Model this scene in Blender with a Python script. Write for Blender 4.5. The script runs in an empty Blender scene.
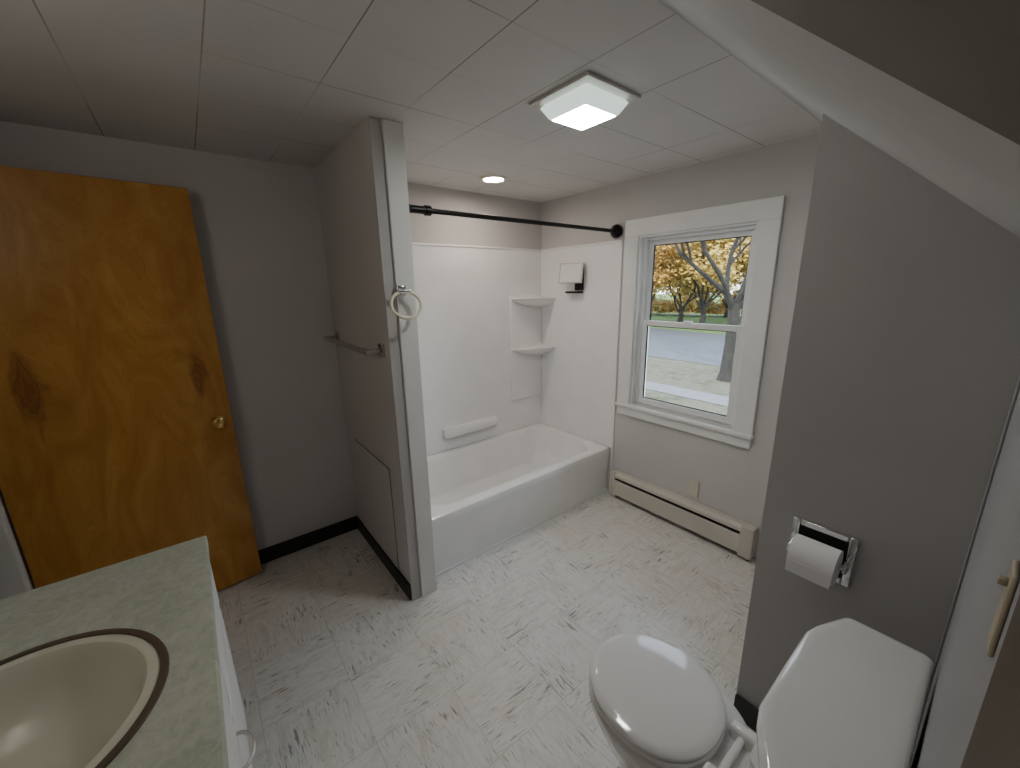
import bpy, bmesh, math, random
from mathutils import Vector, Matrix
random.seed(7)
SC = bpy.context.scene
COL = SC.collection

# ------------------------------------------------------------ materials
class NT:
    def __init__(s, name):
        s.m = bpy.data.materials.new(name); s.m.use_nodes = True
        s.t = s.m.node_tree; s.t.nodes.clear()
        s.out = s.t.nodes.new('ShaderNodeOutputMaterial')
        s.b = s.t.nodes.new('ShaderNodeBsdfPrincipled')
        s.t.links.new(s.b.outputs[0], s.out.inputs[0])
    def n(s, t): return s.t.nodes.new(t)
    def l(s, a, b): s.t.links.new(a, b)
    def M(s, op, a, b=0.0, c=None):
        k = s.n('ShaderNodeMath'); k.operation = op
        for i, v in enumerate((a, b, c)):
            if v is None: continue
            if isinstance(v, (int, float)): k.inputs[i].default_value = v
            else: s.l(v, k.inputs[i])
        return k.outputs[0]
    def pos(s):
        return s.n('ShaderNodeNewGeometry').outputs['Position']
    def obj(s):
        return s.n('ShaderNodeTexCoord').outputs['Object']
    def xyz(s, v):
        k = s.n('ShaderNodeSeparateXYZ'); s.l(v, k.inputs[0]); return k.outputs
    def noise(s, v, scale, vec=(1, 1, 1), detail=3, dist=0, rough=.5):
        mp = s.n('ShaderNodeMapping'); s.l(v, mp.inputs[0]); mp.inputs['Scale'].default_value = vec
        k = s.n('ShaderNodeTexNoise'); s.l(mp.outputs[0], k.inputs['Vector'])
        k.inputs['Scale'].default_value = scale; k.inputs['Detail'].default_value = detail
        k.inputs['Distortion'].default_value = dist; k.inputs['Roughness'].default_value = rough
        return k.outputs['Fac'] if 'Fac' in k.outputs else k.outputs[0]
    def ramp(s, f, stops):
        k = s.n('ShaderNodeValToRGB'); s.l(f, k.inputs[0]); e = k.color_ramp.elements
        while len(e) < len(stops): e.new(.5)
        for i, (p, c) in enumerate(stops):
            e[i].position = p
            e[i].color = (c, c, c, 1) if isinstance(c, (int, float)) else (*c, 1)
        return k.outputs[0]
    def mix(s, f, a, b, mode='MIX'):
        k = s.n('ShaderNodeMix'); k.data_type = 'RGBA'; k.blend_type = mode
        for inp, v in ((k.inputs[0], f), (k.inputs[6], a), (k.inputs[7], b)):
            if isinstance(v, (int, float)): inp.default_value = v
            elif isinstance(v, tuple): inp.default_value = (*v, 1)
            else: s.l(v, inp)
        return k.outputs[2]
    def col(s, c):
        if isinstance(c, tuple): s.b.inputs['Base Color'].default_value = (*c, 1)
        else: s.l(c, s.b.inputs['Base Color'])
    def bump(s, h, st=.2, d=.01):
        k = s.n('ShaderNodeBump'); k.inputs['Strength'].default_value = st; k.inputs['Distance'].default_value = d
        s.l(h, k.inputs['Height']); s.l(k.outputs[0], s.b.inputs['Normal'])

def simple(name, c, rough=.5, metal=0, var=.06, scale=6, bump=0, spec=None, coat=0):
    t = NT(name)
    f = t.noise(t.pos(), scale, detail=4)
    d = tuple(max(0, x * (1 - var)) for x in c); u = tuple(min(1, x * (1 + var)) for x in c)
    t.col(t.ramp(f, [(.3, d), (.7, u)]))
    t.b.inputs['Roughness'].default_value = rough; t.b.inputs['Metallic'].default_value = metal
    if spec is not None: t.b.inputs['Specular IOR Level'].default_value = spec
    if coat: t.b.inputs['Coat Weight'].default_value = coat
    if bump: t.bump(t.noise(t.pos(), 180, detail=2), bump, .002)
    return t.m

def emis(name, c, s):
    t = NT(name); t.col(c); t.b.inputs['Emission Color'].default_value = (*c, 1)
    t.b.inputs['Emission Strength'].default_value = s
    return t.m

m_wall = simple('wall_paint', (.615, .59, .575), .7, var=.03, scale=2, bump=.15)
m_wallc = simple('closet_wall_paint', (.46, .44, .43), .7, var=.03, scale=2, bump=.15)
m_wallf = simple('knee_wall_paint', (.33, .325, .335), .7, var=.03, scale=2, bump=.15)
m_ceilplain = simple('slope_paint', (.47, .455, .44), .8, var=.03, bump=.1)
m_white = simple('white_trim_paint', (.85, .84, .82), .45, var=.03)
m_post = simple('post_trim_paint', (.72, .705, .68), .5, var=.03)
m_acryl = simple('surround_acrylic', (.93, .915, .91), .2, var=.02)
m_tub = simple('tub_enamel', (.93, .915, .90), .13, var=.02)
m_porc = simple('porcelain', (.78, .765, .755), .1, var=.01, coat=.3)
m_black = simple('black_rubber', (.012, .012, .013), .45)
m_blackmetal = simple('black_metal', (.015, .014, .014), .35, metal=.6)
m_chrome = simple('chrome', (.75, .75, .76), .12, metal=1, var=.02)
m_nickel = simple('satin_nickel', (.62, .60, .57), .38, metal=.8, var=.02)
m_barmetal = simple('brushed_bar', (.60, .57, .52), .16, metal=1, var=.02)
m_brass = simple('brass', (.80, .55, .20), .25, metal=1, var=.05)
m_cream = simple('ring_plastic', (.82, .76, .58), .35)
m_heater = simple('heater_enamel', (.62, .58, .51), .45, var=.03)
m_dark = simple('dark_gap', (.02, .02, .02), .8)
m_gap = simple('shadow_gap', (.16, .15, .14), .9)
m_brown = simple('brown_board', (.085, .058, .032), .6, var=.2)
m_paper = simple('toilet_paper', (.85, .83, .82), .9, var=.02, bump=.3)
m_vinyl = simple('window_vinyl', (.84, .84, .84), .35, var=.02)
m_plate = simple('plate_painted', (.66, .62, .53), .5)
m_almond = simple('almond_plastic', (.48, .42, .30), .4)
m_sink = simple('sink_china', (.63, .62, .51), .22, var=.02)
m_rim = simple('sink_rim_brown', (.11, .08, .06), .3)

def m_floor():
    t = NT('vinyl_floor'); p = t.pos(); x, y, z = t.xyz(p)
    S = .3048
    tx = t.M('ADD', t.M('DIVIDE', x, S), .12); ty = t.M('ADD', t.M('DIVIDE', y, S), .3)
    chk = t.M('MODULO', t.M('ADD', t.M('ADD', t.M('FLOOR', tx), t.M('FLOOR', ty)), 40.0), 2.0)
    chk = t.M('GREATER_THAN', chk, .5)
    inv = t.M('SUBTRACT', 1.0, chk)
    def two(sa, sb, **k):
        a = t.noise(p, 1, (sa, sb, 1), **k); b = t.noise(p, 1, (sb, sa, 1), **k)
        return t.M('ADD', t.M('MULTIPLY', a, chk), t.M('MULTIPLY', b, inv))
    k = two(11, 90, detail=4, dist=.5, rough=.55)
    kf = two(24, 240, detail=3, dist=.4, rough=.6)
    ks = two(6, 30, detail=2, dist=.6)
    gate = t.noise(p, 6, detail=2)
    g = t.M('MULTIPLY', t.M('SUBTRACT', gate, .5), .36)
    st = t.ramp(t.M('ADD', k, g), [(.632, 0.0), (.69, 1.0)])
    st2 = t.ramp(t.M('ADD', kf, t.M('MULTIPLY', g, .8)), [(.59, 0.0), (.67, .75)])
    soft = t.ramp(k, [(.32, (.70, .675, .63)), (.52, (.81, .79, .76)), (.62, (.71, .695, .67))])
    soft = t.mix(t.ramp(ks, [(.5, 0.0), (.68, .45)]), soft, (.62, .56, .48))
    big = t.ramp(t.noise(p, 2.2, detail=3), [(.45, 0.0), (.75, 1.0)])
    soft = t.mix(t.M('MULTIPLY', big, .4), soft, (.72, .65, .55))
    hue = t.ramp(t.noise(p, 9, detail=1), [(.4, (.19, .19, .21)), (.6, (.35, .26, .19))])
    c = t.mix(t.M('MULTIPLY', t.M('MAXIMUM', st, st2), .82), soft, hue)
    fx = t.M('FRACT', tx); fy = t.M('FRACT', ty)
    sx = t.M('LESS_THAN', t.M('ABSOLUTE', t.M('SUBTRACT', fx, .5)), .4945)
    sy = t.M('LESS_THAN', t.M('ABSOLUTE', t.M('SUBTRACT', fy, .5)), .4945)
    seam = t.M('SUBTRACT', 1.0, t.M('MULTIPLY', sx, sy))
    c = t.mix(t.M('MULTIPLY', seam, .34), c, (.36, .34, .31))
    t.col(c); t.b.inputs['Roughness'].default_value = .36
    t.bump(t.M('ADD', t.noise(p, 30, detail=2), t.M('MULTIPLY', seam, -.6)), .12, .003)
    return t.m
m_floor = m_floor()

def m_ceil():
    t = NT('ceiling_tile'); p = t.pos(); x, y, z = t.xyz(p)
    S = .298
    def line(c, off):
        f = t.M('FRACT', t.M('ADD', t.M('DIVIDE', t.M('SUBTRACT', c, off), S), 20.5))
        return t.M('LESS_THAN', t.M('ABSOLUTE', t.M('SUBTRACT', f, .5)), .0065)
    lx = line(x, .14); ly = line(y, .60)
    nx = t.ramp(t.noise(p, 1, (6, .9, 1), detail=1), [(.40, .15), (.55, 1.0)])
    ny = t.ramp(t.noise(p, 1, (.9, 6, 1), detail=1), [(.38, .2), (.52, 1.0)])
    xr = t.ramp(t.M('ADD', t.M('MULTIPLY', x, .5), .3), [(.3, .08), (.6, 1.0)])
    k = t.M('MAXIMUM', t.M('MULTIPLY', lx, nx), t.M('MULTIPLY', t.M('MULTIPLY', ly, ny), xr))
    base = t.ramp(t.noise(p, 3, detail=3), [(.3, (.67, .65, .63)), (.7, (.71, .69, .67))])
    t.col(t.mix(t.M('MULTIPLY', k, .8), base, (.20, .18, .16)))
    t.b.inputs['Roughness'].default_value = .75
    t.bump(t.M('MULTIPLY', k, -1.0), .4, .004)
    return t.m
m_ceil = m_ceil()

def m_door():
    t = NT('varnished_plywood'); o = t.obj(); x, y, z = t.xyz(o)
    g = t.noise(o, 1, (6, 6, 1.9), detail=4, dist=2.6)
    rings = t.M('FRACT', t.M('MULTIPLY', g, 12.0))
    fine = t.noise(o, 1, (140, 140, 7), detail=3)
    base = t.ramp(g, [(.3, (.47, .205, .036)), (.5, (.58, .28, .055)), (.7, (.67, .35, .08))])
    c = t.mix(t.M('MULTIPLY', t.ramp(rings, [(0, 0.0), (.8, .2), (1, .75)]), .45), base, (.34, .13, .02))
    c = t.mix(t.M('MULTIPLY', fine, .22), c, (.38, .15, .025))
    dn = t.noise(o, 1, (30, 30, 9), detail=3)
    for x0, z0, w, h in ((.14, 1.17, .06, .22), (.66, 1.15, .05, .14)):
        d = t.M('ADD', t.M('ABSOLUTE', t.M('DIVIDE', t.M('SUBTRACT', x, x0), w)), t.M('ABSOLUTE', t.M('DIVIDE', t.M('SUBTRACT', z, z0), h)))
        d = t.M('ADD', d, t.M('MULTIPLY', t.M('SUBTRACT', dn, .5), 1.3))
        dr = t.M('ADD', .55, t.M('MULTIPLY', t.M('FRACT', t.M('MULTIPLY', d, 4.0)), .45))
        k = t.ramp(d, [(.5, 1.0), (1.15, 0.0)])
        c = t.mix(t.M('MULTIPLY', t.M('MULTIPLY', k, dr), .85), c, (.20, .06, .015))
    t.col(c); t.b.inputs['Roughness'].default_value = .33
    return t.m
m_doorw = m_door()

def m_counter():
    t = NT('laminate_counter'); p = t.pos()
    a = t.noise(p, 45, detail=6, dist=.6, rough=.72)
    b = t.noise(p, 9, detail=3)
    a = t.M('ADD', t.M('MULTIPLY', a, .75), t.M('MULTIPLY', b, .25))
    c = t.ramp(a, [(.38, (.39, .43, .345)), (.5, (.465, .50, .41)), (.62, (.55, .57, .485))])
    t.col(c); t.b.inputs['Roughness'].default_value = .4
    return t.m
m_counter = m_counter()

def m_glass():
    t = NT('window_glass'); t.t.nodes.remove(t.b)
    tr = t.n('ShaderNodeBsdfTransparent'); tr.inputs[0].default_value = (.95, .97, .97, 1)
    gl = t.n('ShaderNodeBsdfGlossy'); gl.inputs['Roughness'].default_value = .02
    fr = t.n('ShaderNodeFresnel'); fr.inputs[0].default_value = 1.25
    mx = t.n('ShaderNodeMixShader'); t.l(fr.outputs[0], mx.inputs[0]); t.l(tr.outputs[0], mx.inputs[1]); t.l(gl.outputs[0], mx.inputs[2])
    t.l(mx.outputs[0], t.out.inputs[0]); return t.m
m_glass = m_glass()

# ------------------------------------------------------------ mesh helpers
def empty(name, loc=(0, 0, 0)):
    e = bpy.data.objects.new(name, None); e.location = loc; COL.objects.link(e); e.empty_display_size = .1
    return e

def finish(bm, name, mat, parent=None, smooth=False, bevel=0, seg=3, origin=True, subsurf=0):
    bmesh.ops.recalc_face_normals(bm, faces=bm.faces)
    me = bpy.data.meshes.new(name)
    c = Vector((0, 0, 0))
    if origin and len(bm.verts):
        xs = [v.co for v in bm.verts]
        lo = Vector([min(v[i] for v in xs) for i in range(3)]); hi = Vector([max(v[i] for v in xs) for i in range(3)])
        c = (lo + hi) / 2
        bmesh.ops.translate(bm, verts=bm.verts, vec=-c)
    bm.to_mesh(me); bm.free()
    o = bpy.data.objects.new(name, me); COL.objects.link(o); o.location = c
    if mat: me.materials.append(mat)
    if parent:
        o.parent = parent
        o.location = c - Vector(parent.location)
    if bevel:
        b = o.modifiers.new('bev', 'BEVEL'); b.width = bevel; b.segments = seg; b.limit_method = 'ANGLE'
    if subsurf:
        s = o.modifiers.new('sub', 'SUBSURF'); s.levels = s.render_levels = subsurf
    if smooth or bevel:
        for p in me.polygons: p.use_smooth = True
        try:
            me.set_sharp_from_angle(angle=math.radians(40))
        except Exception: pass
    return o

def addbox(bm, x0, x1, y0, y1, z0, z1):
    v = [bm.verts.new((x, y, z)) for x in (x0, x1) for y in (y0, y1) for z in (z0, z1)]
    for f in ((0, 1, 3, 2), (4, 6, 7, 5), (0, 4, 5, 1), (2, 3, 7, 6), (0, 2, 6, 4), (1, 5, 7, 3)):
        bm.faces.new([v[i] for i in f])

def box(name, x0, x1, y0, y1, z0, z1, mat, parent=None, bevel=0, seg=2):
    bm = bmesh.new(); addbox(bm, x0, x1, y0, y1, z0, z1)
    return finish(bm, name, mat, parent, bevel=bevel, seg=seg)

def boxes(name, lst, mat, parent=None, bevel=0):
    bm = bmesh.new()
    for b in lst: addbox(bm, *b)
    return finish(bm, name, mat, parent, bevel=bevel)

def prism(name, prof, axis, a0, a1, mat, parent=None, bevel=0):
    """extrude 2D profile along axis ('x': prof=(y,z); 'y': prof=(x,z); 'z': prof=(x,y))"""
    bm = bmesh.new()
    def P(p, a):
        return {'x': (a, p[0], p[1]), 'y': (p[0], a, p[1]), 'z': (p[0], p[1], a)}[axis]
    A = [bm.verts.new(P(p, a0)) for p in prof]; B = [bm.verts.new(P(p, a1)) for p in prof]
    n = len(prof); bm.faces.new(A); bm.faces.new(B[::-1])
    for i in range(n): bm.faces.new([A[i], A[(i + 1) % n], B[(i + 1) % n], B[i]])
    return finish(bm, name, mat, parent, bevel=bevel)

def loft(name, rings, mat, parent=None, cap0=True, cap1=True, smooth=True, bevel=0, subsurf=0):
    bm = bmesh.new(); R = [[bm.verts.new(p) for p in r] for r in rings]; n = len(rings[0])
    for a, b in zip(R, R[1:]):
        for i in range(n): bm.faces.new([a[i], a[(i + 1) % n], b[(i + 1) % n], b[i]])
    if cap0: bm.faces.new(R[0])
    if cap1: bm.faces.new(R[-1][::-1])
    return finish(bm, name, mat, parent, smooth=smooth, bevel=bevel, subsurf=subsurf)

def cyl(name, p0, p1, r, mat, parent=None, r1=None, seg=32):
    p0 = Vector(p0); p1 = Vector(p1); d = (p1 - p0).normalized()
    u = d.orthogonal().normalized(); w = d.cross(u); r1 = r if r1 is None else r1
    rings = [[p + (u * math.cos(t) + w * math.sin(t)) * rr for t in [2 * math.pi * i / seg for i in range(seg)]] for p, rr in ((p0, r), (p1, r1))]
    return loft(name, rings, mat, parent)

def tube(name, pts, r, mat, parent=None, seg=16, closed=False):
    pts = [Vector(p) for p in pts]; n = len(pts); rings = []; u = None
    for i, p in enumerate(pts):
        if closed: d = (pts[(i + 1) % n] - pts[i - 1]).normalized()
        else: d = (pts[min(i + 1, n - 1)] - pts[max(i - 1, 0)]).normalized()
        if u is None: u = d.orthogonal().normalized()
        u = (u - d * u.dot(d)).normalized(); w = d.cross(u)
        rings.append([p + (u * math.cos(t) + w * math.sin(t)) * r for t in [2 * math.pi * k / seg for k in range(seg)]])
    if closed: rings.append(rings[0])
    return loft(name, rings, mat, parent, cap0=not closed, cap1=not closed)

def revolve(name, prof, c, axis, mat, parent=None, seg=40, caps=True):
    """prof = [(r, h)], axis direction Vector, c base"""
    d = Vector(axis).normalized(); u = d.orthogonal().normalized(); w = d.cross(u); c = Vector(c)
    rings = [[c + d * h + (u * math.cos(t) + w * math.sin(t)) * max(r, 1e-4) for t in [2 * math.pi * i / seg for i in range(seg)]] for r, h in prof]
    return loft(name, rings, mat, parent, cap0=caps, cap1=caps)

def sell(cx, cy, a, b, n, z, N=96, bf=None):
    out = []
    for i in range(N):
        t = 2 * math.pi * (i + .5) / N; c, s = math.cos(t), math.sin(t)
        bb = bf if (bf is not None and s > 0) else b
        r = (abs(c / a) ** n + abs(s / bb) ** n) ** (-1 / n)
        out.append((cx + r * c, cy + r * s, z))
    return out

# ------------------------------------------------------------ room shell
XW = 2.298; YB = 2.478; XL = -.70; CZ = 2.17; YN = -.03; XC = 1.33; YC = .393
Y0S = .64
def zs(y): return CZ - .9 * (Y0S - y)

box('floor', -1.75, XW + .15, -.15, YB + .12, -.06, 0, m_floor)
box('ceiling', -1.75, XW + .15, Y0S, YB + .12, CZ, CZ + .06, m_ceil)
prism('ceiling_slope', [(Y0S, CZ), (-.15, zs(-.15)), (-.15, zs(-.15) + .08), (Y0S, CZ + .06)], 'x', -1.75, XW + .15, m_ceilplain)
box('wall_back', XL - .1, XW + .15, YB, YB + .12, 0, CZ, m_wall)
# window wall with opening
WY0, WY1, WZ0, WZ1 = .88, 1.565, .73, 1.832
boxes('wall_right', [(XW, XW + .15, -.15, WY0, 0, CZ), (XW, XW + .15, WY1, YB, 0, CZ),
                     (XW, XW + .15, WY0, WY1, 0, WZ0), (XW, XW + .15, WY0, WY1, WZ1, CZ)], m_wall)
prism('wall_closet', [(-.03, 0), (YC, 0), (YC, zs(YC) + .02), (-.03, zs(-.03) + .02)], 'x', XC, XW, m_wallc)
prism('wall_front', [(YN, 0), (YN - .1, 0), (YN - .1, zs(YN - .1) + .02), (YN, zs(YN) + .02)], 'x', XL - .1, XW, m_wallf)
# left wall with doorway
DY0, DY1, DZ = 1.53, 2.30, 2.0
boxes('wall_left', [(XL - .1, XL, YN, DY0, 0, zs(YN) ), (XL - .1, XL, .25, DY0, zs(YN), 1.8), (XL - .1, XL, .62, DY0, 1.8, CZ),
                    (XL - .1, XL, DY1, YB, 0, CZ), (XL - .1, XL, DY0, DY1, DZ, CZ)], m_wall)
prism('wall_left_gable', [(YN, zs(YN) - .002), (.66, zs(YN) - .002), (.66, CZ), (Y0S, CZ)], 'x', XL - .095, XL - .005, m_wall)
boxes('wall_hall', [(-1.75, -1.65, -.15, YB + .12, 0, CZ), (-1.65, XL - .1, YB, YB + .12, 0, CZ), (-1.65, XL - .1, -.15, -.05, 0, 1.5)], m_wall)
# door casing
boxes('trim_1', [(XL - .1, XL + .006, DY1 - .018, DY1, 0, DZ), (XL - .1, XL + .006, DY0, DY0 + .018, 0, DZ),
                 (XL - .1, XL + .006, DY0, DY1, DZ - .018, DZ), (XL, XL + .018, DY1, DY1 + .08, 0, DZ + .07),
                 (XL, XL + .018, DY0 - .05, DY0, 0, DZ + .07), (XL, XL + .018, DY0 - .05, DY1 + .08, DZ, DZ + .07)], m_white)
# partition
PX0, PX1, PY = .649, .776, 1.655
box('wall_partition', PX0, PX1, PY, YB, 0, CZ, m_wall)
box('trim_2', .694, PX1 + .004, PY - .018, PY, 0, CZ, m_post, bevel=.004)
box('trim_6', PX0 - .004, .694, PY - .008, PY, 0, CZ, m_wallc, bevel=.003)
box('baseboard_back', XL, PX0, YB - .012, YB, 0, .09, m_black, bevel=.003)
box('baseboard_partition', PX0 - .012, PX0, PY + .002, YB - .012, 0, .09, m_black, bevel=.003)
box('baseboard_closet', XC - .012, XC, YN, YC, 0, .09, m_black, bevel=.003)
box('baseboard_front', 1.15, XC - .012, YN, YN + .012, 0, .09, m_black)
# access panel
ap = empty('access_panel', (PX0, 2.06, .38))
box('panel_gap', PX0 - .003, PX0 - .001, 1.796, 2.324, .098, .675, m_gap, ap)
box('panel', PX0 - .009, PX0 - .001, 1.80, 2.32, .10, .67, m_wall, ap, bevel=.002)
# closet/knee wall corner trim + brown boards by the camera
box('trim_3', XC - .012, XC - .002, YN, YN + .005, .09, 1.5, m_wallf, bevel=.002)
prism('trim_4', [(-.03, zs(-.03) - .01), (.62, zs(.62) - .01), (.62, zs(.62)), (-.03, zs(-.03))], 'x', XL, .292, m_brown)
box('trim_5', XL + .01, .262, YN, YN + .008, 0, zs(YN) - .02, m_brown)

# ------------------------------------------------------------ entry door (open)
door = empty('wooden_door', (-.672, 2.29, .012)); door.rotation_euler[2] = math.atan2(.085, .755)
bm = bmesh.new(); addbox(bm, 0, .76, 0, .035, 0, 1.972)
ds = finish(bm, 'door_slab', m_doorw, door, bevel=.003, origin=False)
ds.location = (0, 0, 0)
def door_part(o, loc):
    o.parent = door; o.location = loc
o = revolve('knob', [(0, 0), (.028, 0), (.028, .005), (.011, .009), (.010, .024), (.019, .029), (.025, .038), (.024, .046), (.013, .052), (0, .053)], (0, 0, 0), (0, -1, 0), m_brass)
door_part(o, Vector((.70, -.0267, .905)))
for i, z in enumerate((.25, 1.7)):
    o = cyl('hinge_%d' % (i + 1), (0, 0, z - .04), (0, 0, z + .04), .007, m_brass); door_part(o, (-.004, -.004, z))

# ------------------------------------------------------------ window
win = empty('window_1', (XW, (WY0 + WY1) / 2, 1.28))
cx0, cx1 = XW - .02, XW
boxes('casing', [(cx0, cx1, WY1, 1.665, .70, WZ1 + .0), (cx0, cx1, .78, WY0, .70, WZ1), (cx0, cx1, .78, 1.665, WZ1, 1.932)], m_white, win, bevel=.003)
box('stool', XW - .034, XW + .06, .775, 1.672, .704, .728, m_white, win, bevel=.006)
box('apron', XW - .018, XW, .785, 1.66, .645, .704, m_white, win, bevel=.003)
j = .012
boxes('jamb', [(XW - .004, XW + .15, WY0, WY0 + j, WZ0, WZ1), (XW - .004, XW + .15, WY1 - j, WY1, WZ0, WZ1),
               (XW - .004, XW + .15, WY0 + j, WY1 - j, WZ1 - j, WZ1), (XW + .03, XW + .17, WY0 + j, WY1 - j, WZ0 - .0, WZ0 + .012)], m_vinyl, win)
def frame(name, x0, x1, y0, y1, z0, z1, w, mat, wb=None):
    wb = wb or w
    return boxes(name, [(x0, x1, y0, y0 + w, z0, z1), (x0, x1, y1 - w, y1, z0, z1), (x0, x1, y0 + w, y1 - w, z1 - w, z1), (x0, x1, y0 + w, y1 - w, z0, z0 + wb)], mat, win, bevel=.002)
fy0, fy1 = WY0 + j, WY1 - j; MID = 1.285
frame('outer_frame', XW + .03, XW + .105, fy0, fy1, WZ0 + .006, WZ1 - j, .018, m_vinyl)
frame('lower_sash', XW + .035, XW + .062, fy0 + .018, fy1 - .018, WZ0 + .014, MID + .02, .032, m_vinyl, .036)
frame('upper_sash', XW + .066, XW + .092, fy0 + .018, fy1 - .018, MID - .012, WZ1 - j - .018, .028, m_vinyl)
frame('lower_gasket', XW + .046, XW + .056, fy0 + .049, fy1 - .049, WZ0 + .049, MID - .011, .006, m_dark)
frame('upper_gasket', XW + .074, XW + .084, fy0 + .045, fy1 - .045, MID + .015, WZ1 - j - .045, .006, m_dark)
box('lower_glass', XW + .049, XW + .052, fy0 + .047, fy1 - .047, WZ0 + .047, MID - .009, m_glass, win)
box('upper_glass', XW + .077, XW + .080, fy0 + .043, fy1 - .043, MID + .013, WZ1 - j - .043, m_glass, win)
box('sash_lock', XW + .03, XW + .05, 1.20, 1.25, MID + .02, MID + .032, m_vinyl, win, bevel=.003)

# ------------------------------------------------------------ ceiling light
L = empty('ceiling_light', (1.2, 1.075, CZ))
cx, cy = 1.2, 1.075
def rr(x0, x1, y0, y1, r, z, k=10):
    out = []
    for (cx_, cy_, a0) in ((x1 - r, y1 - r, 0), (x0 + r, y1 - r, 90), (x0 + r, y0 + r, 180), (x1 - r, y0 + r, 270)):
        for i in range(k):
            t = math.radians(a0 + 90 * i / (k - 1)); out.append((cx_ + r * math.cos(t), cy_ + r * math.sin(t), z))
    return out
def gsq(h, z, k=8, r=.008):
    return rr(cx - h, cx + h, cy - h, cy + h, r, z, k)
box('base_plate', cx - .138, cx + .138, cy - .138, cy + .138, CZ - .012, CZ - .0005, m_nickel, L, bevel=.003)
m_gl1 = emis('light_glass_face', (.95, 1.0, .96), 72.0)
m_gl2 = emis('light_glass_side', (.80, .93, .86), 1.0)
loft('glass_shade', [gsq(.100, CZ - .012), gsq(.106, CZ - .017), gsq(.110, CZ - .022), gsq(.088, CZ - .056), gsq(.080, CZ - .060)], m_gl2, L, cap0=False, cap1=False)
loft('glass_face', [gsq(.080, CZ - .060), gsq(.06, CZ - .062), gsq(.03, CZ - .063)], m_gl1, L, cap0=False)

R = empty('recessed_light', (1.555, 2.096, CZ))
m_warm = emis('warm_lens', (1.0, .87, .74), 120.0)
revolve('lens', [(0, 0), (.058, 0), (.058, .003), (0, .003)], (1.555, 2.096, CZ - .005), (0, 0, 1), m_warm, R)
m_ringw = simple('ring_trim', (.80, .72, .62), .5)
revolve('trim_ring', [(.059, .002), (.062, -.003), (.08, .002), (.084, .0085), (.059, .0085), (.059, .002)], (1.555, 2.096, CZ - .009), (0, 0, 1), m_ringw, R, caps=False)

# added out-of-frame light bar over the vanity, brightens the dark left side
VL = empty('added_fill_light', (XL, .9, 1.9))
box('back_plate', XL + .0005, XL + .03, .62, 1.18, 1.86, 1.94, m_chrome, VL, bevel=.005)
m_fill = emis('fill_globe', (1.0, .92, .82), 18.0)
for i in range(3):
    y = .72 + .18 * i
    cyl('fill_socket_%d' % (i + 1), (XL + .03, y, 1.90), (XL + .055, y, 1.90), .022, m_chrome, VL)
    revolve('fill_bulb_%d' % (i + 1), [(.042 * math.sin(a), .042 * (1 - math.cos(a))) for a in [math.pi * k / 14 for k in range(15)]], (XL + .05, y, 1.90), (1, 0, 0), m_fill, VL, seg=24)

# ------------------------------------------------------------ bathtub
TX0, TX1, TY0, TY1, TH = PX1 + .002, XW - .002, 1.722, YB - .002, .356
tcx, tcy = (TX0 + TX1) / 2, (TY0 + TY1) / 2; ta, tb = (TX1 - TX0) / 2, (TY1 - TY0) / 2
tub = empty('bathtub', (tcx, tcy, 0))
ix0, ix1, iy0, iy1 = TX0 + .10, TX1 - .07, TY0 + .085, TY1 - .05
rings = [rr(TX0, TX1, TY0 + .012, TY1, .004, 0), rr(TX0, TX1, TY0 + .012, TY1, .004, .03), rr(TX0, TX1, TY0 + .006, TY1, .004, .20), rr(TX0, TX1, TY0, TY1, .006, TH - .05),
         rr(TX0, TX1, TY0, TY1, .006, TH - .022), rr(TX0 + .001, TX1 - .001, TY0 + .006, TY1 - .001, .01, TH - .007), rr(TX0 + .004, TX1 - .004, TY0 + .02, TY1 - .004, .014, TH),
         rr(ix0 - .02, ix1 + .02, iy0 - .02, iy1 + .015, .15, TH + .001), rr(ix0 - .004, ix1 + .004, iy0 - .004, iy1 + .004, .15, TH - .006), rr(ix0 + .006, ix1 - .006, iy0 + .004, iy1 - .004, .15, TH - .03),
         rr(ix0 + .03, ix1 - .06, iy0 + .025, iy1 - .02, .15, TH - .17), rr(ix0 + .06, ix1 - .14, iy0 + .05, iy1 - .04, .14, .075), rr(ix0 + .11, ix1 - .22, iy0 + .10, iy1 - .09, .12, .05)]
loft('tub_shell', rings, m_tub, tub)
box('base_caulk', TX0, TX1, TY0 + .004, TY0 + .014, 0, .012, m_white, tub)
# surround
sur = empty('tub_surround', (tcx, YB, 1.1)); ST = 1.817
box('back_panel', TX0, XW - .001, YB - .008, YB - .001, TH + .002, ST, m_acryl, sur, bevel=.002)
box('end_panel', XW - .009, XW - .001, 1.70, YB - .008, TH + .002, ST, m_acryl, sur, bevel=.002)
box('left_panel', PX1 + .001, PX1 + .008, 1.70, YB - .008, TH + .002, ST, m_acryl, sur, bevel=.002)
box('edge_strip', XW - .012, XW - .001, 1.688, 1.702, .0, ST + .002, m_acryl, sur, bevel=.003)
box('top_lip_1', TX0, XW - .001, YB - .014, YB - .008, ST - .012, ST + .002, m_acryl, sur, bevel=.003)
box('top_lip_2', XW - .015, XW - .009, 1.70, YB - .008, ST - .012, ST + .002, m_acryl, sur, bevel=.003)
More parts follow.
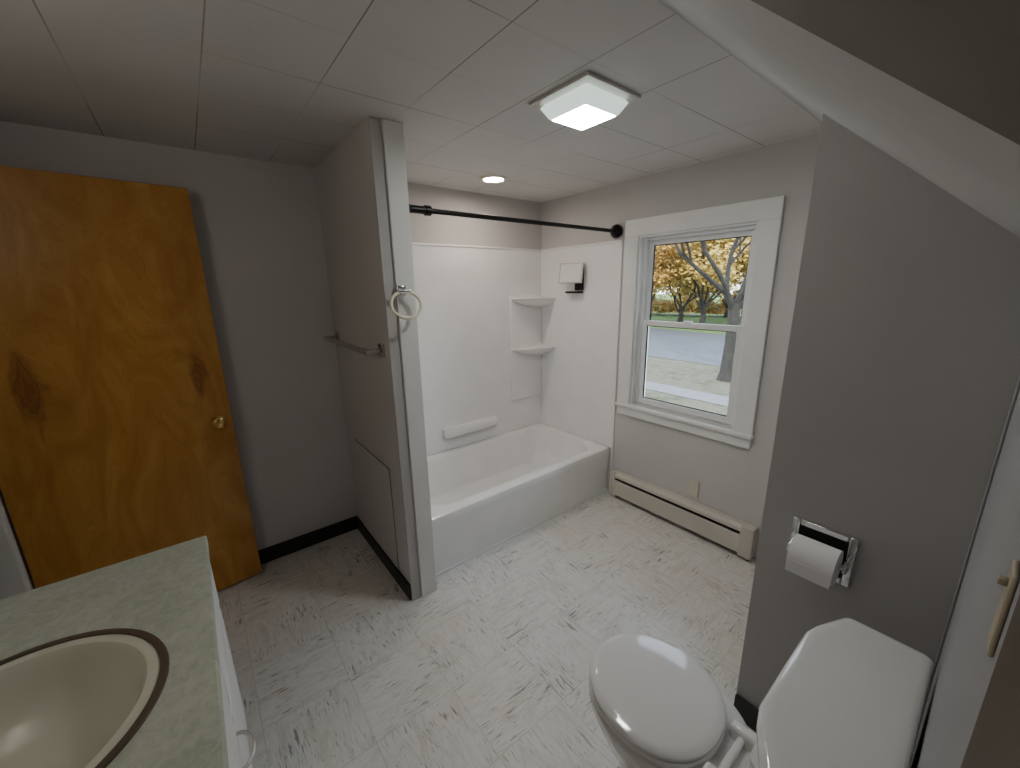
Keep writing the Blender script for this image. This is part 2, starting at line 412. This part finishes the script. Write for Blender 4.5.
# corner shelf tower
box('shelf_column', 1.955, XW - .009, YB - .022, YB - .008, .62, 1.47, m_acryl, sur, bevel=.007)
def shelf(nm, z, w=.33, d=.17):
    X, Y = XW - .009, YB - .010
    def ring(s, z_):
        p = [(X, Y, z_)]
        for i in range(13):
            t = math.pi / 2 * i / 12
            p.append((X - w * s * math.cos(t) ** .8, Y - d * s * math.sin(t) ** .8, z_))
        return p
    loft(nm, [ring(.45, z - .075), ring(.8, z - .045), ring(.97, z - .02), ring(1, z - .006), ring(.985, z)], m_acryl, sur)
shelf('shelf_1', 1.45); shelf('shelf_2', 1.06)
pts = [rr(1.31, 1.775, YB - .075 + s, YB - .006, .025, z, 6) for s, z in ((.045, .455), (.012, .475), (0, .50), (0, .525), (.006, .535), (.014, .532))]
loft('soap_ledge', pts, m_acryl, sur)

# shower curtain rod
rod = empty('shower_curtain_rod', (1.5, 1.734, 1.873)); ry, rz = 1.734, 1.876
cyl('rod', (.80, ry, rz), (XW - .02, ry, rz), .0115, m_blackmetal, rod)
cyl('rod_sleeve', (.80, ry, rz), (.92, ry, rz), .017, m_blackmetal, rod)
cyl('rod_collar', (.90, ry, rz), (.925, ry, rz), .022, m_blackmetal, rod)
revolve('flange_left', [(0, 0), (.036, 0), (.036, .012), (.024, .03), (.018, .045), (0, .045)], (PX1 + .008, ry, rz), (1, 0, 0), m_blackmetal, rod)
revolve('flange_right', [(0, 0), (.042, 0), (.044, .014), (.038, .028), (.02, .045), (0, .045)], (XW - .009, ry, rz), (-1, 0, 0), m_blackmetal, rod)

# shower mirror with bracket
sm = empty('shower_mirror', (XW - .01, 2.10, 1.6))
box('wall_bracket', XW - .022, XW - .0095, 2.01, 2.09, 1.50, 1.66, m_blackmetal, sm, bevel=.004)
cyl('arm', (XW - .02, 2.07, 1.55), (XW - .06, 2.07, 1.60), .009, m_blackmetal, sm)
box('tray', XW - .07, XW - .01, 2.01, 2.14, 1.480, 1.494, m_blackmetal, sm, bevel=.004)
for nm, th in (('mirror_frame', .014), ('mirror_face', .003)):
    bm = bmesh.new(); h = .098 if nm == 'mirror_frame' else .086
    addbox(bm, -th, 0, -h, h, -h * .75, h * .75)
    o = finish(bm, nm, m_nickel if nm == 'mirror_frame' else m_paper, None, bevel=.004 if nm == 'mirror_frame' else .001, origin=False)
    o.parent = sm; base = Vector((XW - .062, 2.085, 1.622)) - sm.location
    o.location = base + (Vector((-.0128, -.002, .002)) if nm == 'mirror_face' else Vector((0, 0, 0)))
    o.rotation_euler = (0, math.radians(10), math.radians(12))

# towel bar on partition
tb_ = empty('towel_bar', (PX0, 2.06, 1.27)); bx = PX0 - .072; bz = 1.272
box('bar', bx - .008, bx + .008, 1.725, 2.42, bz - .012, bz + .012, m_barmetal, tb_, bevel=.004)
for i, y in enumerate((1.735, 2.41)):
    box('post_%d' % (i + 1), bx - .006, PX0, y - .013, y + .013, bz - .011, bz + .011, m_barmetal, tb_, bevel=.004)
    box('mount_%d' % (i + 1), PX0 - .014, PX0, y - .024, y + .024, bz - .030, bz + .030, m_barmetal, tb_, bevel=.003)
# towel ring on partition end
tr = empty('towel_ring', (.715, PY - .02, 1.52)); qx = .713
box('ring_mount', qx - .02, qx + .02, PY - .03, PY - .0182, 1.510, 1.55, m_chrome, tr, bevel=.004)
cyl('ring_stub', (qx, PY - .03, 1.53), (qx, PY - .055, 1.53), .009, m_chrome, tr)
cyl('ring_clamp', (qx - .025, PY - .052, 1.527), (qx + .025, PY - .052, 1.527), .010, m_chrome, tr)
tube('ring', [(qx + .066 * math.sin(t), PY - .052 - .012 * (1 - math.cos(t)), 1.472 + .054 * math.cos(t)) for t in [2 * math.pi * i / 48 for i in range(48)]], .0065, m_cream, tr, closed=True)

# ------------------------------------------------------------ baseboard heater
H = empty('baseboard_heater', (XW, 1.17, 0)); hy0, hy1 = .69, 1.65
prism('top_hood', [(XW - .001, .205), (XW - .045, .205), (XW - .062, .188), (XW - .062, .168), (XW - .059, .168), (XW - .059, .186), (XW - .044, .201), (XW - .001, .201)], 'y', hy0 + .01, hy1 - .01, m_heater, H)
prism('front_panel', [(XW - .060, .148), (XW - .064, .142), (XW - .064, .035), (XW - .05, .028), (XW - .05, .031), (XW - .061, .037), (XW - .061, .141), (XW - .058, .146)], 'y', hy0 + .01, hy1 - .01, m_heater, H)
box('back_plate', XW - .004, XW - .001, hy0 + .01, hy1 - .01, .02, .201, m_heater, H)
boxes('fins', [(XW - .052, XW - .008, hy0 + .05 + i * .012, hy0 + .0515 + i * .012, .06, .125) for i in range(72)], m_dark, H)
box('damper', XW - .056, XW - .01, hy0 + .01, hy1 - .01, .150, .153, m_dark, H)
cyl('pipe', (XW - .03, hy0 + .02, .09), (XW - .03, hy1 - .02, .09), .011, m_brass, H)
box('end_cap_1', XW - .068, XW - .001, hy0, hy0 + .07, .02, .209, m_heater, H, bevel=.006)
box('end_cap_2', XW - .068, XW - .001, hy1 - .03, hy1, .02, .209, m_heater, H, bevel=.006)
boxes('feet', [(XW - .05, XW - .01, hy0 + .02, hy0 + .03, 0, .03), (XW - .05, XW - .01, hy1 - .03, hy1 - .02, 0, .03)], m_heater, H)
op = empty('outlet_plate', (XW, 1.074, .288))
box('plate', XW - .007, XW - .0005, 1.04, 1.108, .235, .345, m_plate, op, bevel=.003)
for z in (.26, .32): cyl('screw', (XW - .0075, 1.074, z), (XW - .0065, 1.074, z), .003, m_plate, op)

# ------------------------------------------------------------ toilet paper holder
T = empty('toilet_paper_holder', (XC, .235, .775))
y0, y1, z0, z1 = .158, .312, .70, .855
boxes('chrome_flange', [(XC - .012, XC - .0005, y0, y0 + .02, z0, z1), (XC - .012, XC - .0005, y1 - .02, y1, z0, z1), (XC - .012, XC - .0005, y0 + .02, y1 - .02, z1 - .02, z1), (XC - .012, XC - .0005, y0 + .02, y1 - .02, z0, z0 + .02)], m_chrome, T, bevel=.004)
box('recess_back', XC - .004, XC - .0005, y0 + .02, y1 - .02, z0 + .02, z1 - .02, m_blackmetal, T)
for i, y in enumerate((y0 + .012, y1 - .012)):
    box('ear_%d' % (i + 1), XC - .055, XC - .01, y - .005, y + .005, .760, .790, m_chrome, T, bevel=.004)
cyl('roller', (XC - .045, y0 + .012, .775), (XC - .045, y1 - .012, .775), .008, m_chrome, T)
PR = .050
cyl('paper_roll', (XC - .060, .183, .775), (XC - .060, .288, .775), PR, m_paper, T, seg=48)
prism('paper_sheet', [(XC - .060 - PR - .001, .775), (XC - .060 - PR + .0005, .775), (XC - .060 - PR + .001, .735), (XC - .060 - PR - .0005, .735)], 'y', .184, .287, m_paper, T)

# switch plate on knee wall
BL = empty('light_switch', (.385, YN, 1.335))
box('plate', .376, .404, YN, YN + .003, 1.296, 1.358, m_almond, BL, bevel=.002)
box('toggle', .386, .392, YN + .003, YN + .0075, 1.344, 1.349, m_almond, BL, bevel=.001)

# ------------------------------------------------------------ toilet
TO = empty('toilet', (.873, .3, 0)); tx = .858
def egg(a, bf, bb, cy, z, n=2.2, N=64): return sell(tx, cy, a, bb, n, z, N, bf=bf)
loft('bowl', [egg(.115, .14, .30, .41, 0, 2.6), egg(.115, .14, .30, .41, .015, 2.6), egg(.10, .115, .28, .41, .05, 2.6), egg(.095, .11, .27, .41, .12, 2.6), egg(.11, .14, .26, .41, .20),
              egg(.145, .18, .25, .42, .28), egg(.168, .205, .24, .42, .345), egg(.176, .216, .22, .42, .375), egg(.176, .216, .22, .42, .392), egg(.165, .206, .21, .42, .398)], m_porc, TO)
loft('rear_deck', [rr(tx - .09, tx + .09, .03, .26, .03, z_) if z_ < .3 else rr(tx - .115, tx + .115, 0, .28, .04, z_) for z_ in (0.0, .2, .34, .385, .392)], m_porc, TO)
loft('seat', [egg(.164, .192, .160, .440, .400), egg(.170, .198, .166, .440, .405), egg(.170, .198, .166, .440, .413), egg(.166, .194, .162, .440, .417)], m_porc, TO)
loft('seat_lid', [egg(.164, .191, .158, .440, .419, 2.1), egg(.170, .197, .164, .440, .424, 2.1), egg(.170, .197, .164, .440, .432, 2.1), egg(.165, .191, .158, .440, .438, 2.1), egg(.148, .174, .142, .440, .441, 2.1), egg(.07, .08, .07, .440, .443, 2.1)], m_porc, TO)
box('hinge_bar', tx - .085, tx + .085, .236, .254, .402, .422, m_porc, TO, bevel=.006)
for i, s in enumerate((-1, 1)):
    box('hinge_%d' % (i + 1), tx + s * .075 - .016, tx + s * .075 + .016, .212, .275, .393, .434, m_porc, TO, bevel=.008)
tx = .873
loft('tank', [rr(tx - .205, tx + .205, .0, .145, .03, .393), rr(tx - .215, tx + .215, -.012, .155, .03, .42), rr(tx - .235, tx + .235, -.018, .160, .03, .716)], m_porc, TO)
def lidring(g, z):
    x0, x1, y0_, y1_ = tx - .258 + g, tx + .258 - g, -.022 + g, .178 - g
    return [(x1, y0_ + .01, z), (x1, y1_ - .056, z), (x1 - .006, y1_ - .046, z), (x1 - .09, y1_ - .010, z), (x1 - .125, y1_ - .001, z), (tx, y1_, z),
         (x0 + .125, y1_ - .001, z), (x0 + .09, y1_ - .010, z), (x0 + .006, y1_ - .046, z), (x0, y1_ - .056, z), (x0, y0_ + .01, z), (x0 + .01, y0_, z), (x1 - .01, y0_, z)]
loft('tank_lid', [lidring(.010, .714), lidring(.002, .719), lidring(0, .728), lidring(0, .741), lidring(.003, .748), lidring(.009, .752), lidring(.02, .753)], m_porc, TO)
cyl('lever_stub', (tx + .17, .155, .665), (tx + .17, .182, .665), .010, m_chrome, TO)
box('flush_lever', tx + .10, tx + .18, .180, .188, .656, .672, m_chrome, TO, bevel=.004)

# ------------------------------------------------------------ vanity
V = empty('bathroom_vanity', (-.385, .9, 0))
vx0, vx1, vy0, vy1, vz = XL + .002, -.072, .32, 1.462, .80
scx, scy, sr = -.385, .955, .236
angs = [2 * math.pi * i / 96 for i in range(96)] + [math.atan2(y - scy, x - scx) % (2 * math.pi) for x in (vx0, vx1) for y in (vy0, vy1)]
angs = sorted(set(angs))
def rc(z, d=0):
    o = []
    for t in angs:
        c, s = math.cos(t), math.sin(t); k = 1e9
        if c > 1e-9: k = min(k, (vx1 - d - scx) / c)
        if c < -1e-9: k = min(k, (vx0 + d - scx) / c)
        if s > 1e-9: k = min(k, (vy1 - d - scy) / s)
        if s < -1e-9: k = min(k, (vy0 + d - scy) / s)
        o.append((scx + c * k, scy + s * k, z))
    return o
def ci(r, z): return [(scx + r * math.cos(t), scy + r * math.sin(t), z) for t in angs]
loft('countertop', [ci(sr - .012, vz - .035), rc(vz - .038, .004), rc(vz - .034), rc(vz - .004), rc(vz, .003), ci(sr - .012, vz), ci(sr - .012, vz - .035)], m_counter, V, cap0=False, cap1=False, smooth=False)
loft('sink_rim', [ci(sr, vz + .0005), ci(sr - .001, vz + .004), ci(sr - .014, vz + .005), ci(sr - .0145, vz - .002), ci(sr, vz + .0005)], m_rim, V, cap0=False, cap1=False)
loft('sink_bowl', [ci(r, vz + z) for r, z in ((sr - .0145, .001), (sr - .018, .003), (sr - .034, .002), (sr - .041, -.006), (sr - .05, -.03), (sr - .07, -.070), (sr - .11, -.105), (sr - .17, -.122), (.022, -.127))], m_sink, V, cap0=False)
revolve('drain', [(0, 0), (.02, 0), (.02, .003), (0, .003)], (scx, scy, vz - .126), (0, 0, 1), m_chrome, V)
box('backsplash', vx0, vx0 + .02, vy0, vy1, vz + .001, vz + .10, m_counter, V, bevel=.003)
cfx = -.092
boxes('cabinet', [(vx0 + .01, cfx - .02, vy0 + .02, vy0 + .04, .09, vz - .038), (vx0 + .01, cfx - .02, vy1 - .04, vy1 - .02, 0, vz - .038),
                  (vx0 + .01, vx0 + .025, vy0 + .04, vy1 - .04, .0, vz - .038), (cfx - .02, cfx, vy0 + .02, vy1 - .02, .09, vz - .038), (cfx - .08, cfx - .06, vy0 + .04, vy1 - .04, 0, .09),
                  (vx0 + .025, cfx - .02, vy0 + .04, vy1 - .04, .09, .105)], m_white, V, bevel=.002)
for i, (a, b) in enumerate(((.36, .66), (.68, .98), (1.0, 1.42))):
    box('cabinet_door_%d' % (i + 1), cfx + .0005, cfx + .017, a, b, .12, .56, m_white, V, bevel=.004)
    box('drawer_%d' % (i + 1), cfx + .0005, cfx + .017, a, b, .585, .74, m_white, V, bevel=.004)
    hx = cfx + .017
    if i < 2:
        tube('door_pull_%d' % (i + 1), [(hx + .030 * math.sin(math.pi * k / 14), b - .06 + (.048 * math.cos(math.pi * k / 14)), .53) for k in range(15)], .004, m_nickel, V)
F = V
revolve('faucet_base', [(0, 0), (.026, 0), (.026, .01), (.018, .02), (.016, .06), (0, .065)], (-.645, scy, vz + .001), (0, 0, 1), m_chrome, F)
tube('faucet_spout', [(-.645, scy, vz + .05), (-.62, scy, vz + .085), (-.57, scy, vz + .095), (-.52, scy, vz + .08), (-.51, scy, vz + .06)], .011, m_chrome, F)
for i, s in enumerate((-1, 1)):
    revolve('faucet_handle_%d' % (i + 1), [(0, 0), (.022, 0), (.022, .01), (.012, .016), (.02, .03), (.02, .045), (0, .05)], (-.645, scy + s * .10, vz + .001), (0, 0, 1), m_chrome, F)

# ------------------------------------------------------------ outdoors
GZ = -3.0
def m_lawn(name, leafy, g1, g2):
    t = NT(name); p = t.pos()
    a = t.ramp(t.noise(p, 1.2, detail=5), [(.35, g1), (.65, g2)])
    lf = t.ramp(t.noise(p, 3.5, detail=6, rough=.8), [(.5 - leafy, 0.0), (.6 - leafy * .5, 1.0)])
    lc = t.ramp(t.noise(p, 14, detail=2), [(.4, (.09, .07, .045)), (.6, (.19, .155, .11))])
    t.col(t.mix(lf, a, lc)); t.b.inputs['Roughness'].default_value = .9; return t.m
m_l1 = m_lawn('leafy_verge', .05, (.05, .065, .025), (.11, .11, .06))
m_l2 = m_lawn('green_lawn', -.06, (.07, .15, .03), (.15, .26, .05))
m_road = simple('asphalt', (.10, .104, .112), .85, var=.12, scale=2)
m_walk = simple('concrete', (.17, .17, .17), .85, var=.1, scale=3)
def quad(name, pts, z, mat, parent=None):
    bm = bmesh.new(); bm.faces.new([bm.verts.new((x, y, z)) for x, y in pts]); return finish(bm, name, mat, parent)
GR = empty('front_yard', (20, 10, GZ))
quad('lawn', [(-30, -80), (160, -80), (160, 160), (-30, 160)], GZ - .06, m_l2, GR)
quad('grass_verge', [(13, -40), (21, -40), (24, 60), (13, 60)], GZ, m_l1, GR)
quad('street', [(21, -40), (33, -40), (44, 100), (25.5, 90)], GZ - .03, m_road, GR)
quad('driveway', [(4, -20), (13.0, -20), (13.0, 40), (4, 40)], GZ - .02, m_road, GR)
quad('sidewalk', [(14.6, -40), (15.9, -40), (17.2, 60), (15.9, 60)], GZ + .02, m_walk, GR)

m_bark = simple('bark', (.028, .024, .02), .9, var=.4, scale=9)
def m_leaf(name, c1, c2):
    t = NT(name); p = t.pos()
    t.col(t.ramp(t.noise(p, 1.5, detail=4, rough=.8), [(.35, c1), (.65, c2)]))
    t.b.inputs['Roughness'].default_value = .7
    return t.m
m_leafy = m_leaf('yellow_leaves', (.42, .28, .055), (.66, .48, .14))
m_leafo = m_leaf('orange_leaves', (.42, .22, .045), (.64, .42, .11))
m_leafg = m_leaf('green_leaves', (.12, .15, .05), (.36, .32, .10))

def leaves(name, centers, n, spread, size, mat, parent):
    bm = bmesh.new()
    for _ in range(n):
        c = random.choice(centers)
        p = Vector(c) + Vector([random.gauss(0, spread) for _ in range(3)])
        p.z = max(p.z, GZ + .45)
        u = Vector([random.gauss(0, 1) for _ in range(3)]).normalized(); w = u.orthogonal().normalized()
        s = size * random.uniform(.6, 1.3)
        bm.faces.new([bm.verts.new(p + u * s), bm.verts.new(p + w * s * .6), bm.verts.new(p - u * s), bm.verts.new(p - w * s * .6)])
    return finish(bm, name, mat, parent)

def tree(base, height, r0, fork, mat, nleaf, lsize, depth=5, spread=.5, rb=.42, rd=.52, group=None, idx=''):
    E = group or empty('maple_tree', base); tips = []
    off = Vector(base) - Vector(E.location)
    cu = bpy.data.curves.new('branches', 'CURVE'); cu.dimensions = '3D'; cu.bevel_depth = 1.0; cu.bevel_resolution = 2
    cu.use_fill_caps = True
    def spl(pts):
        s = cu.splines.new('POLY'); s.points.add(len(pts) - 1)
        for k, (p, r) in enumerate(pts): s.points[k].co = (*p, 1); s.points[k].radius = r
    def grow(p, d, ln, r, dep):
        pts = [(p.copy(), r)]; n = 5
        for k in range(n):
            d = (d + Vector([random.gauss(0, .13) for _ in range(3)]) + Vector((0, 0, .05))).normalized()
            p = p + d * (ln / n); pts.append((p.copy(), r * (1 - .42 * (k + 1) / n)))
            if dep <= 2: tips.append(p.copy() + Vector(base))
        spl(pts)
        if dep == 0: return
        for _ in range(3):
            q = random.choice(pts[2:])[0] if _ else p
            dd = (d + Vector((random.gauss(0, spread), random.gauss(0, spread), random.gauss(.1, .25)))).normalized()
            grow(q, dd, ln * random.uniform(.62, .85), r * rd, dep - 1)
    trunk = Vector((0, 0, fork))
    spl([(Vector((0, 0, -.02)), r0 * 1.5), (Vector((0, 0, .4)), r0 * 1.1), (trunk * .5 + Vector((.1, 0, 0)), r0 * .95), (trunk, r0 * .85)])
    for k in range(6):
        an = 2 * math.pi * k / 6 + random.uniform(-.3, .3)
        grow(trunk - Vector((0, 0, .8 * random.random())), Vector((math.cos(an) * .7, math.sin(an) * .7, 1)).normalized(), height * .30, r0 * rb, depth - 2)
    o = bpy.data.objects.new('branches' + idx, cu); COL.objects.link(o); cu.materials.append(m_bark); o.parent = E; o.location = off
    leaves('foliage' + idx, tips, nleaf, .45, lsize, mat, E)
tree((19.5, 8.1, GZ), 12, .30, 3.6, m_leafy, 4200, .08, depth=6)
TL = empty('autumn_treeline', (48, 25, GZ))
for i, (b, hh, r_, fk, mt, ls) in enumerate((((36, 25, GZ), 13, .28, 2.2, m_leafo, .20), ((40, 19.5, GZ), 13, .28, 2.4, m_leafy, .20), ((44, 24, GZ), 12, .28, 1.8, m_leafy, .20),
        ((50, 32, GZ), 15, .35, 2.0, m_leafy, .24), ((56, 24, GZ), 15, .35, 1.8, m_leafg, .26), ((48, 15, GZ), 15, .35, 1.8, m_leafo, .26), ((62, 40, GZ), 15, .35, 1.8, m_leafg, .26))):
    tree(b, hh, r_, fk, mt, 16000, ls, group=TL, idx='_%d' % (i + 1))
cs = [(58 + random.uniform(-2, 2) - .25 * (yy - 25), yy, GZ + random.uniform(.5, 3.2) * (.7 + .3 * math.sin(yy * .9))) for yy in [5 + .12 * k for k in range(420)]]
leaves('shrub_leaves_orange', cs, 14000, .5, .28, m_leafo, TL)
leaves('shrub_leaves_green', cs, 7000, .5, .28, m_leafg, TL)

# ------------------------------------------------------------ world + sun
w = bpy.data.worlds.new('sky'); SC.world = w; w.use_nodes = True; nt = w.node_tree
bg = nt.nodes['Background']; tc = nt.nodes.new('ShaderNodeTexCoord'); sp = nt.nodes.new('ShaderNodeSeparateXYZ')
rp = nt.nodes.new('ShaderNodeValToRGB'); nt.links.new(tc.outputs['Generated'], sp.inputs[0]); nt.links.new(sp.outputs[2], rp.inputs[0])
rp.color_ramp.elements[0].position = 0; rp.color_ramp.elements[0].color = (.90, .94, 1, 1)
rp.color_ramp.elements[1].position = .7; rp.color_ramp.elements[1].color = (.60, .74, .96, 1)
nt.links.new(rp.outputs[0], bg.inputs[0]); bg.inputs[1].default_value = 5.8
sd = bpy.data.lights.new('sun', 'SUN'); sd.energy = 5.0; sd.angle = .02; sd.color = (1, .93, .82)
so = bpy.data.objects.new('sun', sd); COL.objects.link(so)
so.rotation_euler = Vector((.75, .35, -.62)).to_track_quat('-Z', 'Y').to_euler()

# ------------------------------------------------------------ camera
h = math.radians(51.75); p = math.radians(13.83); r = math.radians(1.06)
f = Vector((math.cos(p) * math.cos(h), math.cos(p) * math.sin(h), -math.sin(p)))
r0 = Vector((math.sin(h), -math.cos(h), 0)); u0 = Vector((math.sin(p) * math.cos(h), math.sin(p) * math.sin(h), math.cos(p)))
rt = r0 * math.cos(r) - u0 * math.sin(r); up = u0 * math.cos(r) + r0 * math.sin(r)
cd = bpy.data.cameras.new('camera'); co = bpy.data.objects.new('camera', cd); COL.objects.link(co)
M = Matrix((rt, up, -f)).transposed().to_4x4(); M.translation = Vector((0, 0, 1.54))
co.matrix_world = M
cd.sensor_fit = 'HORIZONTAL'; cd.sensor_width = 36; cd.lens = 36 * 398 / 1020; cd.clip_start = .005; cd.clip_end = 500
SC.camera = co
